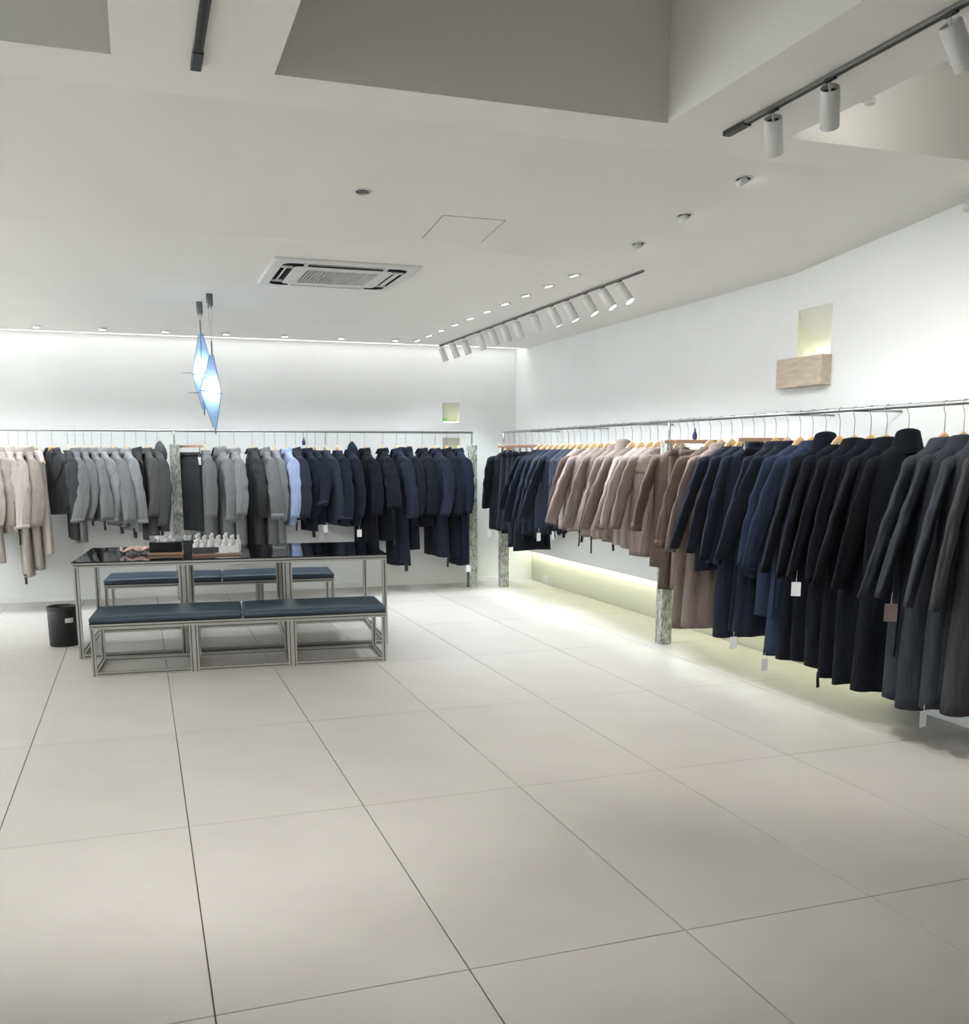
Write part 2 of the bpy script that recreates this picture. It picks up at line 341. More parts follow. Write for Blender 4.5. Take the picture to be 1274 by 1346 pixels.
def track(x, y0, y1, z, m, label, hw=.017):
    r = empty('lighting_track', (x, y0, z), 0, label, 'lighting track')
    MB().box((-hw, 0, -.014), (hw, y1 - y0, -.0003), .002).build('track_bar', m, r)
    MB().box((-.006, .01, -.0155), (.006, y1 - y0 - .01, -.0135)).build('track_slot', 'dark', r)
    MB().box((-hw - .002, y1 - y0 - .16, -.02), (hw + .002, y1 - y0 + .002, -.0003), .002).build('power_feed', 'trackdark', r)
    return r
track(3.96, 3.60, 8.40, H1, 'trackgrey', 'long thin grey ceiling track carrying a row of white spotlights', .009)
track(3.16, -4.2, 1.37, H2, 'trackgrey', 'dark grey ceiling track between deep ceiling openings with large spotlights')
track(.918, -4.2, 1.36, H2, 'trackdark', 'black ceiling track with square end between two deep ceiling openings')
def spot(x, y, z, aim, label, group, rr=.036, ln=.15, power=P_TRACK, size=50, color=(.90, .96, 1.)):
    r = empty('track_spotlight', (x, y, z), 0, label, 'spotlight', group)
    a = Vector(aim).normalized(); piv = Vector((0, 0, -.032 - .012))
    MB().box((-.009, -.028, -.022), (.009, .028, -.0145), .002).build('adapter', 'trackdark', r)
    MB().tube([(0, 0, -.028), tuple(piv), tuple(piv + a * .03)], .006, 8).build('stem', 'white', r, True)
    mtx = Matrix.Translation(piv) @ head_matrix(aim)
    n = 24
    MB().lathe([(rr - .006, -.02), (rr - .005, -.004), (rr - .003, .0), (rr, -.003), (rr, -ln + .002), (rr - .003, -ln), (rr - .006, -ln + .002), (rr - .007, -ln + .012)], n, cap0=False, cap1=False).xf(mtx).build('canister', 'white', r, True)
    MB().lathe([(.001, -.018), (rr - .005, -.018)], n).xf(mtx).build('back_plate', 'dark', r)
    MB().lathe([(.001, -ln + .010), (rr - .006, -ln + .010)], n).xf(mtx).build('lens', 'lens', r)
    p = Vector((x, y, z)) + piv + a * (ln + .005)
    aim_light('spotlight_beam', p, p + a, power, size, .6, .03, r, color)
    return r
for k, y in enumerate([8.36, 7.94, 7.54, 7.05, 6.68, 6.34, 6.02, 5.58, 5.19, 4.87, 4.53, 4.23, 3.96]):
    a = (.44, .06, -1) if k < 8 else (.50, -.06 - .10 * (k - 7), -1)
    spot(3.96, y, H1, a, 'slim white cylinder spotlight on long ceiling track, %s from the back wall' % ORD[k], 'spotlights on the long track')
for k, (y, a) in enumerate([(1.03, (.58, .66, -1)), (.68, (.60, .68, -1)), (.10, (.8, .1, -1)), (-1.0, (-.3, .1, -1)), (-2.4, (0, 0, -1)), (-3.6, (0, 0, -1))]):  # heads past the third are out of view, added to light the front
    spot(3.16, y, H2, a, 'large white cylinder spotlight hanging from front track, %s from its end' % ORD[k], 'spotlights on the front track', .037, .15, P_FRONT * (1.5 if k < 2 else .12), 110, (1, .97, .92))
for k, y in enumerate([.2, -.5, -1.4, -2.6, -3.6]):  # all out of view, added to light the floor and ceiling
    spot(.918, y, H2, [(-.15, .95, -1), (.45, .9, -1), (-.6, .3, -1), (-.3, 0, -1), (-.3, 0, -1)][k], 'added unseen white cylinder spotlight on black track, %s from its end' % ORD[k], 'added spotlights on the black track', .042, .15, P_FRONT * (3.0 if k < 2 else .2), 100, (1, .98, .94))
track(-3.3, YC1 + .1, 8.3, H1, 'trackgrey', 'added unseen long grey ceiling track of spotlights along the left wall')  # both left wall tracks are unseen, added to carry the wash lamps
track(-3.3, -4.6, YC2 - .1, H2, 'trackgrey', 'added unseen grey ceiling track of spotlights along left wall near the front')
for k in range(12):  # unseen lamps added to bounce ambient light off the left wall
    spot(-3.3, 8.0 - 1.05 * k, ceil_z(8.0 - 1.05 * k), (-.75, 0, -1), 'added unseen white cylinder spotlight washing the left wall, %s from the back wall' % ORD[k], 'added spotlights along the left wall', .036, .15, P_WASH * (1.1 if k < 5 else (.7 if k < 7 else .2)), 120, (.93, .97, 1.))
# small white fittings under the edge of the right-hand opening and at the wall
for k, (y, s) in enumerate([(.86, 1), (.42, 1.1)]):
    r = empty('wall_fitting', (3.468, y, H2), 0, 'small grey fitting on the edge of the ceiling opening, %s from its corner' % ORD[k], 'fitting', 'fittings on the opening edge')
    MB().box((.0005, -.03 * s, .0), (.028, .03 * s, .05), .006).build('fitting_body', 'white', r)
    MB().lathe([(.018, -.012), (.022, .0), (.022, .01)], 16, (.026, 0)).build('fitting_body', 'white', r, True)
    MB().lathe([(.001, .052), (.02, .052)], 16, (.016, 0)).build('fitting_lens', 'lens', r)
    aim_light('fitting_beam', Vector((3.468 + .02, y, H2 + .06)), Vector((4.3, 1.36, H2 + .35)), 3.2, 150, 1., .05, r, (1, .96, .88))
r = empty('wall_spotlight', (XW - .10, 1.78, ceil_z(1.78)), 0, 'small white swivel spotlight where ceiling meets right wall', 'spotlight')
MB().lathe([(.03, -.012), (.032, -.0003)], 18).build('base', 'white', r, True)
MB().tube([(0, 0, -.012), (0, 0, -.035)], .007, 8).build('stem', 'white', r, True)
MB().lathe([(.022, .03), (.026, 0), (.028, -.04), (.024, -.045)], 18).xf(Matrix.Translation((0, 0, -.05)) @ head_matrix((-.5, -.3, -1))).build('head', 'white', r, True)

# lit strips inside the recess and niches
r = tag(MB().box((-.006, -3.25, -.008), (.006, 3.25, -.0005)).build('led_strip', 'ledgreen', None, loc=(5.19, 5.50, REC_Z)), 'long lime-white light strip under the top of the floor recess', 'light strip')
def led(name, a, b, label): return tag(MB().box(a, b).build(name, 'lednic'), label, 'light strip')
led('niche_light', (XW + .10, NR[0] + .02, NR[2] + .001), (XW + .112, NR[1] - .02, NR[2] + .007), 'lime-white light strip at bottom of right wall niche')
led('niche_light', (NB[0][0] + .02, YB + .012, NB[0][2] + .001), (NB[0][1] - .02, YB + .022, NB[0][2] + .006), 'lime-white light strip in upper niche of back wall')
led('niche_light', (NB[1][0] + .02, YB + .012, NB[1][2] + .001), (NB[1][1] - .02, YB + .022, NB[1][2] + .006), 'lime-white light strip in lower niche of back wall')
tag(MB().box((XW - .085, 2.955, 2.007), (XW - .0005, 3.445, 2.205), .003).build('travertine_block', 'trav'), 'beige travertine stone block mounted below wedge niche on right wall', 'stone block')
lf = empty('leaf_sprig', (4.150, YB + .05, 1.9405), 0, 'small bright green sprig lying in upper back wall niche', 'leaf')
for k in range(5):
    q = k * 1.3; mb = MB(); R = []
    for i in range(6):
        t = i / 5; wdt = .014 * math.sin(PI * min(.98, t + .02)) + .001
        c = np.array([math.cos(q) * t * .045, math.sin(q) * .5 * t * .045, .004 + .035 * math.sin(t * 1.9)])
        s_ = np.array([-math.sin(q), math.cos(q), 0]) * wdt
        R.append([c - s_, c + np.array([0, 0, .003]), c + s_, c - np.array([0, 0, .002])])
    mb.rings(R, True, True, True).build('leaf', 'leaf', lf, True)
for k, (y, sx) in enumerate([(8.30, .05), (8.08, .035)]):
    tag(MB().box((REC_X - .05, y - sx, .001), (REC_X - .003, y + sx, .10 if k == 0 else .05), .006).build('cable_box', 'white'),
        ['white square cable box in the floor recess corner', 'small white cable box beside the larger one in recess'][k], 'cable box')

# ------------------------------------------------------------------ ceiling cassette air conditioner
ac = empty('ceiling_air_conditioner', (2.012, 4.43, H1), 0, 'white square cassette air conditioner with slatted grille in the ceiling', 'air conditioner')
S = .485
def ring_sq(h, z, rad, n=6):
    pts = []
    for cx, cy, a0 in [(1, 1, 0), (-1, 1, PI / 2), (-1, -1, PI), (1, -1, 1.5 * PI)]:
        for i in range(n + 1):
            a = a0 + i / n * PI / 2; pts.append(((h - rad) * cx + rad * math.cos(a), (h - rad) * cy + rad * math.sin(a), z))
    return pts
MB().rings([ring_sq(S, 0, .01), ring_sq(S, -.012, .01), ring_sq(S - .012, -.018, .012), ring_sq(.415, -.022, .07)]).build('outer_frame', 'white', ac)
MB().rings([ring_sq(.415, -.022, .07), ring_sq(.408, -.004, .07), ring_sq(.345, -.004, .05), ring_sq(.335, -.024, .05)]).build('air_slot', 'cavity', ac)
MB().rings([ring_sq(.335, -.004, .05), ring_sq(.335, -.026, .05), ring_sq(.320, -.029, .05), ring_sq(.245, -.029, .02), ring_sq(.245, -.014, .02)], cap1=False).build('front_panel', 'white', ac)
MB().rings([ring_sq(.246, -.008, .02)], cap0=True).build('grille_backing', 'cavity', ac)
for k in range(22):
    x = -.235 + k * .47 / 21
    MB().box((x - .003, -.243, -.027), (x + .003, .243, -.012), .001).build('grille_slat', 'white', ac)
for k in range(4):
    mtx = Matrix.Rotation(k * PI / 2, 4, 'Z') @ Matrix.Translation((0, -.378, -.018)) @ Matrix.Rotation(.5, 4, 'X')
    MB().box((-.25, -.012, -.0015), (.25, .012, .0015), .001).xf(mtx).build('louvre', 'white', ac)
    for sx in (-1, 1):
        MB().box((sx * .265 - .012, -.412, -.0245), (sx * .265 + .012, -.338, -.010), .002).xf(Matrix.Rotation(k * PI / 2, 4, 'Z')).build('slot_bridge', 'white', ac)

# ------------------------------------------------------------------ hanging lanterns
def lantern(x, y, ztop, zmid, zbot, rw, rz, tilt, label):
    r = empty('hanging_lantern', (x, y, zbot), 0, label, 'pendant lamp', 'blue hanging lanterns')
    zc = H1 - zbot
    MB().lathe([(.024, zc - .09), (.026, zc - .085), (.026, zc - .0005)], 20).build('ceiling_canopy', 'gun', r, True)
    for s in (-1, 1): MB().tube([(s * .012, 0, zc - .11), (s * .012, 0, zc - .09)], .005, 8).build('cable_grip', 'gun', r)
    ht = ztop - zbot; hm = zmid - zbot
    MB().tube([(-.012, 0, zc - .1), (-.002, 0, ht + .10)], .0013, 5).build('cable', 'wire', r)
    MB().tube([(.012, 0, zc - .1), (.002, 0, ht + .10)], .0013, 5).build('cable', 'wire', r)
    MB().tube([(0, 0, ht - .01), (0, 0, ht + .105)], .006, 8).build('spindle', 'gun', r)
    MB().tube([(0, 0, -.05), (0, 0, .015)], .006, 8).build('spindle', 'gun', r)
    T = [(math.cos(rz + k * PI * 2 / 3), math.sin(rz + k * PI * 2 / 3)) for k in range(3)]
    top = [(.018 * a, .018 * b, ht) for a, b in T]; mid = [(rw * a, rw * b, hm + tilt * a) for a, b in T]; bot = [(.016 * a, .016 * b, 0) for a, b in T]
    for k in range(3):
        j = (k + 1) % 3
        MB().add([top[k], top[j], mid[j], mid[k]], [(0, 1, 2, 3)]).build('upper_panel', 'lantern', r)
        MB().add([mid[k], mid[j], bot[j], bot[k]], [(0, 1, 2, 3)]).build('lower_panel', 'lantern', r)
        MB().tube([top[k], mid[k], bot[k]], .0032, 6).build('edge_rod', 'rod', r)
        MB().tube([mid[k], mid[j]], .004, 6).build('waist_rod', 'rod', r)
    a, b = T[0]
    d = np.array([-.9, -.1, -.02]); m0 = np.array([min(p[0] for p in mid), 0, hm])
    MB().tube([m0 + d * .0, m0 + d * .10], [.004, .0015], 6).build('spike', 'gun', r)
    MB().lathe([(.004, hm - .03), (.022, hm - .015), (.027, hm + .01), (.018, hm + .035), (.012, hm + .06)], 14).build('bulb', 'bulb', r, True)
    ld = bpy.data.lights.new('lantern_light', 'POINT'); ld.energy = 1.3; ld.color = (.80, .91, 1.); ld.shadow_soft_size = .03
    lo = bpy.data.objects.new('lantern_light', ld); COL.objects.link(lo); lo.parent = r; lo.location = (.0, -.035, hm + .03)
lantern(1.185, 6.02, 2.535, 2.22, 1.93, .10, .4, .01, 'pale blue faceted hanging lantern, the higher of the pair')
lantern(1.235, 5.57, 2.325, 2.035, 1.765, .105, 1.0, -.02, 'pale blue faceted hanging lantern, the lower of the pair')

# ------------------------------------------------------------------ clothes rails
RZ = 1.81; RR = .0125
XR = 4.68; YR = 8.40
def post_parts(r, x, y, sx=.05, top=1.67):
    lx, ly = x - r.location[0], y - r.location[1]
    MB().box((lx - sx, ly - sx, 0.0005), (lx + sx, ly + sx, top), .006).build('marble_post', 'marble', r)
    MB().tube([(lx, ly, top - .002), (lx, ly, RZ)], .011, 10).build('post_rod', 'steel', r, True)
rb = empty('clothes_rail', (1.01, YR, 0), 0, 'steel clothes rail with marble posts along the back wall', 'clothes rail')
MB().tube([(-4.3, 0, RZ), (4.345 - 1.01, 0, RZ)], RR, 14).build('rail', 'steel', rb, True)
for x in (-2.4, 1.01, 4.335): post_parts(rb, x, YR)
MB().tube([(4.268 - 1.01, -.035, .0005), (4.268 - 1.01, -.035, 1.6)], .011, 10).build('support_rod', 'gun', rb, True)
for x in (-1.2, 2.7): MB().tube([(x - 1.01, 0, RZ), (x - 1.01, YB - YR - .001, RZ)], .007, 8).build('wall_bracket', 'steel', rb, True)
rr = empty('clothes_rail', (XR, 4.44, 0), 0, 'steel clothes rail with marble posts along the right wall', 'clothes rail')
MB().tube([(0, 8.27 - 4.44, RZ), (0, -.6 - 4.44, RZ)], RR, 14).build('rail', 'steel', rr, True)
for y in (8.255, 4.44, .3): post_parts(rr, XR, y)
for y in (7.45, 6.25, 5.0, 2.9, 2.28): MB().tube([(0, y - 4.44, RZ - .006), (XW - XR - .001, y - 4.44, RZ - .006)], .007, 8).build('wall_bracket', 'steel', rr, True)

# ------------------------------------------------------------------ garments
def sp(v, e): return math.copysign(abs(v) ** e, v)
def smooth(t): t = max(0., min(1., t)); return t * t * (3 - 2 * t)
class Body:
    def __init__(s, L, w, th, flare, fold, rnd, nk=.068, sd=.10, skirt=False):
        s.L, s.w, s.th, s.flare, s.fold, s.nk, s.sd, s.skirt = L, w, th, flare, fold, nk, sd, skirt
        s.k = [rnd.uniform(26, 36), rnd.uniform(44, 60), rnd.uniform(26, 36), rnd.uniform(44, 60)]
        s.p = [rnd.uniform(0, 6.3) for _ in range(6)]; s.sw = rnd.uniform(-.006, .006); s.hem = rnd.uniform(-.012, .012)
    def S(s, v, q, off=0.):
        if s.skirt:
            t = v / s.L; hw = s.w + s.flare * t; dd = s.th * (.45 + .55 * smooth(t * 2.2)) ; f = s.fold * (.5 + .5 * smooth(t * 1.5))
        elif v < s.sd:
            u = v / s.sd; hw = s.nk + (s.w - s.nk) * (u ** .85); dd = .042 + (s.th * .85 - .042) * u; f = 0.; t = 0.
        else:
            t = (v - s.sd) / (s.L - s.sd); hw = s.w * (1 - .05 * math.sin(PI * min(1, t * 1.4))) + s.flare * t
            dd = s.th * (.85 + .15 * smooth(t * 4)) + s.flare * .12 * t; f = s.fold * smooth(t * 1.3 - .05)
        c, sn = math.cos(q), math.sin(q)
        x = (hw + off) * sp(c, .75); y = (dd + off) * sp(sn, .8)
        i = 0 if sn < 0 else 2
        a = math.sin(s.k[i] * x + s.p[i] + .9 * v) + .5 * math.sin(s.k[i + 1] * x + s.p[i + 1] - 1.3 * v)
        y += f * a * abs(sn) ** .7 * (1 if sn > 0 else -1) * .6
        x += f * .5 * math.sin(3.1 * v + s.p[4]) * c
        y += s.sw * math.sin(PI * min(1, v / s.L)) * (v > s.sd)
        z = -v + (s.hem * t * t * math.sin(q * 2 + s.p[5]) if t > 0 else 0)
        return np.array([x, y, z])
    def mesh(s, n=48):
        mb = MB(); qs = [2 * PI * i / n for i in range(n)]
        vs = ([s.L * i / 20 for i in range(21)] if s.skirt else [s.sd * u for u in (0, .12, .3, .5, .7, .86, .95, 1)] + [s.sd + (s.L - s.sd) * i / 20 for i in range(1, 21)])
        R = [[s.S(v, q) for q in qs] for v in vs]
        R = [[p * np.array([.9, .86, 1]) + np.array([0, 0, -.04]) for p in R[0]]] + R
        last = R[-1]
        R += [[p * np.array([.985, .95, 1]) + np.array([0, 0, .002]) for p in last], [p * np.array([.97, .9, 1]) + np.array([0, 0, .07]) for p in last]]
        return mb.rings(R)
    def patch(s, v0, v1, q0, q1, off=.004, nv=10, nq=6):
        """panel lying on the surface; q0, q1 may be functions of 0..1"""
        R = []; 
        for i in range(nv + 1):
            t = i / nv; v = v0 + (v1 - v0) * t
            a = q0(t) if callable(q0) else q0; b = q1(t) if callable(q1) else q1
            R.append([s.S(v, a, -.002)] + [s.S(v, a + (b - a) * j / nq, off) for j in range(nq + 1)] + [s.S(v, b, -.002)])
        R = [[s.S(v0, (q0(0) if callable(q0) else q0) + ((q1(0) if callable(q1) else q1) - (q0(0) if callable(q0) else q0)) * j / (nq + 2), -.002) for j in range(nq + 3)]] + R
        R += [[s.S(v1, (q0(1) if callable(q0) else q0) + ((q1(1) if callable(q1) else q1) - (q0(1) if callable(q0) else q0)) * j / (nq + 2), -.002) for j in range(nq + 3)]]
        return MB().rings(R, closed=False)
def bez(P, t):
    P = [np.array(p, float) for p in P]
    while len(P) > 1: P = [a + (b - a) * t for a, b in zip(P, P[1:])]
    return P[0]
def sleeve(side, w, ln, out, fwd, rx, ry, rnd, n=24, m=19, wide=0., ang=-.8, bend=.03):
    path = [(side * (w - .055), 0, -.092), (side * (w + .012), 0, -.10), (side * (w + .03 + out * .3), bend * 1.2, -.09 - ln * .35), (side * (w + .02 + out * .75), bend, -.09 - ln * .72), (side * (w + out), fwd - bend, -.09 - ln)]
    R = []; ph = [rnd.uniform(0, 6.3) for _ in range(4)]
    for i in range(m):
        t = i / (m - 1); c = bez(path, t)
        tg = bez(path, min(1, t + .02)) - bez(path, max(0, t - .02)); tg /= np.linalg.norm(tg)
        u = np.cross(np.array([0, 1., 0]), tg); u /= np.linalg.norm(u)
        k = (.72 + .28 * smooth(t * 5)) * (1.0 + wide * smooth(t * 1.2) - .10 * smooth((t - .75) * 4))
        aa = side * ang * smooth(t * 3.5); v2 = np.cross(tg, u); e1 = u * math.cos(aa) * side + np.array([0, 1., 0]) * math.sin(aa) * side; e2 = np.cross(tg, e1)
        bk, tk = rx + (ry - rx) * 0, rx * (.95 - .42 * smooth(t * 4))
        el = math.exp(-((t - .55) / .16) ** 2)
        ring = []
        for j in range(n):
            q = 2 * PI * j / n
            wr = 1 + .05 * math.sin(2 * q + ph[0] + 5 * t) + .13 * el * math.sin(30 * t + ph[1] + 1.5 * math.sin(q)) + .09 * math.sin(3 * q + ph[2] - 4 * t) * smooth(t * 3) + .05 * math.sin(5 * q + ph[3] + 6 * t) * smooth(t * 2)
            ring.append(c + e1 * ((rx + (ry - rx) * smooth(t * 4)) * k * wr * sp(math.cos(q), .95)) + e2 * (tk * k * wr * sp(math.sin(q), 1.05)))
        R.append(ring)
    c = bez(path, 1); tg = c - bez(path, .96); tg /= np.linalg.norm(tg)
    R.append([c + (p - c) * .9 - tg * .003 for p in R[m - 1]]); R.append([c + (p - c) * .82 - tg * .05 for p in R[m - 1]])
    return R, c, tg
def cuff(R, c, tg, h=.055, k=1.10):
    base = R[-3]; n = len(base)
    rg = lambda s_, d: [c + (p - c) * s_ - tg * d for p in base]
    return MB().rings([rg(1.0, h), rg(k, h + .004), rg(k + .03, h * .5), rg(k, -.004), rg(.93, -.003), rg(.9, .03)])
def collar_fold(rnd, up=.032, fall=.05, gap=.42, k=1.):
    R = []; n = 26
    for i in range(n + 1):
        q = -PI / 2 + gap + (2 * PI - 2 * gap) * i / n
        e = max(0., math.sin(PI * i / n)) ** .35
        cx, sy = math.cos(q), math.sin(q)
        bk = .5 + .5 * sy
        pr = [(.062, -.018), (.064, up * .6), (.067, up * (.75 + .35 * bk)), (.072, up * (.8 + .35 * bk)), (.082, up * .5), (.092 + .008 * (1 - e), -fall * .55), (.093, -fall * .62), (.086, -fall * .4)]
        R.append([(k * r_ * cx, k * r_ * .78 * sy - (.012 if z_ < 0 else 0) * (1 - bk), z_ * (1.0 if z_ > 0 else (1.15 - .35 * bk))) for r_, z_ in pr])
    return MB().rings(R, closed=False)
def collar_stand(h=.09, lean=.0, gap=.30):
    R = []; n = 26
    for i in range(n + 1):
        q = -PI / 2 + gap + (2 * PI - 2 * gap) * i / n; cx, sy = math.cos(q), math.sin(q); bk = .5 + .5 * sy
        hh = h * (.45 + .55 * bk + .12 * cx)
        pr = [(.100, -.05), (.084, hh * .2), (.074, hh * .75), (.070, hh), (.064, hh), (.062, hh * .5), (.062, -.02)]
        R.append([(r_ * cx, r_ * .75 * sy + lean * max(0, z_), z_) for r_, z_ in pr])
    return MB().rings(R, closed=False)
def hood(rnd):
    R = []
    for i in range(9):                       # drooping bag behind and above the neck
        t = i / 8; z = -.10 + .19 * t; r_ = (.095 * max(0., math.sin(PI * (.22 + .72 * t))) ** .7) + .004
        R.append([(r_ * 1.05 * math.cos(q), .035 + r_ * .62 * math.sin(q) - .03 * t * t, z + .018 * math.sin(q) * t) for q in np.arange(20) * 2 * PI / 20])
    return MB().rings(R, True, True, True)
def lapel(b, side, v1):
    c = -PI / 2
    return b.patch(.012, v1, (lambda t: c + side * (.02 + .02 * t)), (lambda t: c + side * (.10 + .62 * (max(0., math.sin(PI * min(1, t * 1.02 + .08))) ** .9) * (1 - .25 * t))), .009, 10, 4)
MATN = {}
def fabric(key, rnd):
    c = COLR[key]; j = rnd.uniform(.93, 1.06)
    return wool('wool_' + key, tuple(min(255, v * j) for v in c))
COLR = {'taupeL': (190, 180, 174), 'taupe': (160, 151, 145), 'char': (66, 67, 69), 'grey': (122, 123, 124), 'greyL': (138, 140, 142), 'greyD': (84, 84, 84),
        'brownG': (106, 100, 97), 'lav': (160, 174, 208), 'slate': (50, 55, 66), 'navyB': (34, 39, 51), 'navyK': (24, 27, 35), 'black': (21, 24, 31),
        'mauve': (133, 119, 114), 'mauveL': (150, 136, 131), 'brown': (108, 93, 86), 'brownD': (88, 76, 70), 'navy': (32, 37, 49), 'blue': (48, 57, 80),
        'dnavy': (19, 22, 31), 'bluegrey': (57, 61, 68), 'ink': (26, 33, 48)}
CNAME = {'taupeL': 'light taupe', 'taupe': 'taupe', 'char': 'charcoal', 'grey': 'mid grey', 'greyL': 'light grey', 'greyD': 'dark grey', 'brownG': 'brownish grey', 'lav': 'pale lavender',
         'slate': 'slate navy', 'navyB': 'dark navy', 'navyK': 'black navy', 'black': 'black', 'mauve': 'mauve taupe', 'mauveL': 'pale mauve', 'brown': 'brown', 'brownD': 'dark brown',
         'navy': 'navy', 'blue': 'blue', 'dnavy': 'deep navy', 'bluegrey': 'blue grey', 'ink': 'ink navy'}
def hang_tag(root, at, ln, m='tag', size=(.052, .082), rz=0.):
    """card on a loop of string; at = point of the garment it hangs from (local)"""
    at = np.array(at, float)
    o = MB().box((-size[0] / 2, -.0008, -size[1]), (size[0] / 2, .0008, 0)).build('hang_tag', m, root)
    o.location = at + np.array([0, 0, -ln]); o.rotation_euler = (0, 0, rz)
    o['label'] = 'white paper price tag' if m == 'tag' else 'brown card tag'
    MB().tube([(0, 0, -.006), (.002, .001, ln)], .0012, 5).build('tag_string', 'tissue', o)
def strip(name, root, at, ln, wd, m, rnd, th=.004, swing=.02):
    at = np.array(at, float); a = rnd.uniform(-swing, swing); n = 7; R = []
    dv = np.array([math.cos(.6), math.sin(.6), 0]) * wd / 2
    for i in range(n):
        t = i / (n - 1); c = at + np.array([a * t * t, a * .6 * math.sin(2.4 * t), -ln * t])
        R.append([c - dv, c - dv * .9 + np.array([0, th, 0]), c + dv * .9 + np.array([0, th, 0]), c + dv, c + dv * .9 - np.array([0, th, 0]), c - dv * .9 - np.array([0, th, 0])])
    return MB().rings(R, True, True, True).build(name, m, root)

HOOK = None
def hanger(loc, rz, zneck, label, group, clip=False):
    """wooden hanger with a steel hook over the rail; local z=0 at the garment neck"""
    r = empty('clip_hanger' if clip else 'coat_hanger', (loc[0], loc[1], zneck), rz, label, 'hanger', group)
    top = RZ - zneck
    h0 = .075 if clip else .064
    pts = [(0, 0, h0 - .012), (0, 0, top - .062), (.004, 0, top - .046), (.0125, 0, top - .026), (.0155, 0, top - .008)]
    pts += [(.0152 * math.cos(a), 0, top + .0152 * math.sin(a)) for a in np.linspace(.1, PI + .15, 10)]
    MB().tube(pts, .0021, 6).build('hook', 'wire', r, True)
    if clip:
        MB().box((-.20, -.006, h0 - .026), (.20, .006, h0), .003).build('wooden_bar', 'woodbar', r)
        for s in (-1, 1):
            MB().box((s * .145 - .011, -.009, .012), (s * .145 + .011, .009, h0 - .02), .002).build('clip', 'steel', r)
            MB().box((s * .145 - .012, -.011, -.012), (s * .145 + .012, .011, .018), .003).build('clip_jaw', 'steel', r)
    else:
        R = []
        for i in range(27):
            x = -.185 + .37 * i / 26; u = abs(x) / .185
            zc = -.006 - .112 * u + .046 * math.exp(-(x / .066) ** 4); hh = .024 - .009 * u; tt = .0065 + .009 * u ** 2
            yb = .012 * u * u
            R.append([(x, yb + tt * sp(math.cos(q), .5), zc + hh * sp(math.sin(q), .7)) for q in (np.arange(12) + .5) * 2 * PI / 12])
        MB().rings(R, True, True, True).build('shoulder_arms', 'wood', r, True)
    return r

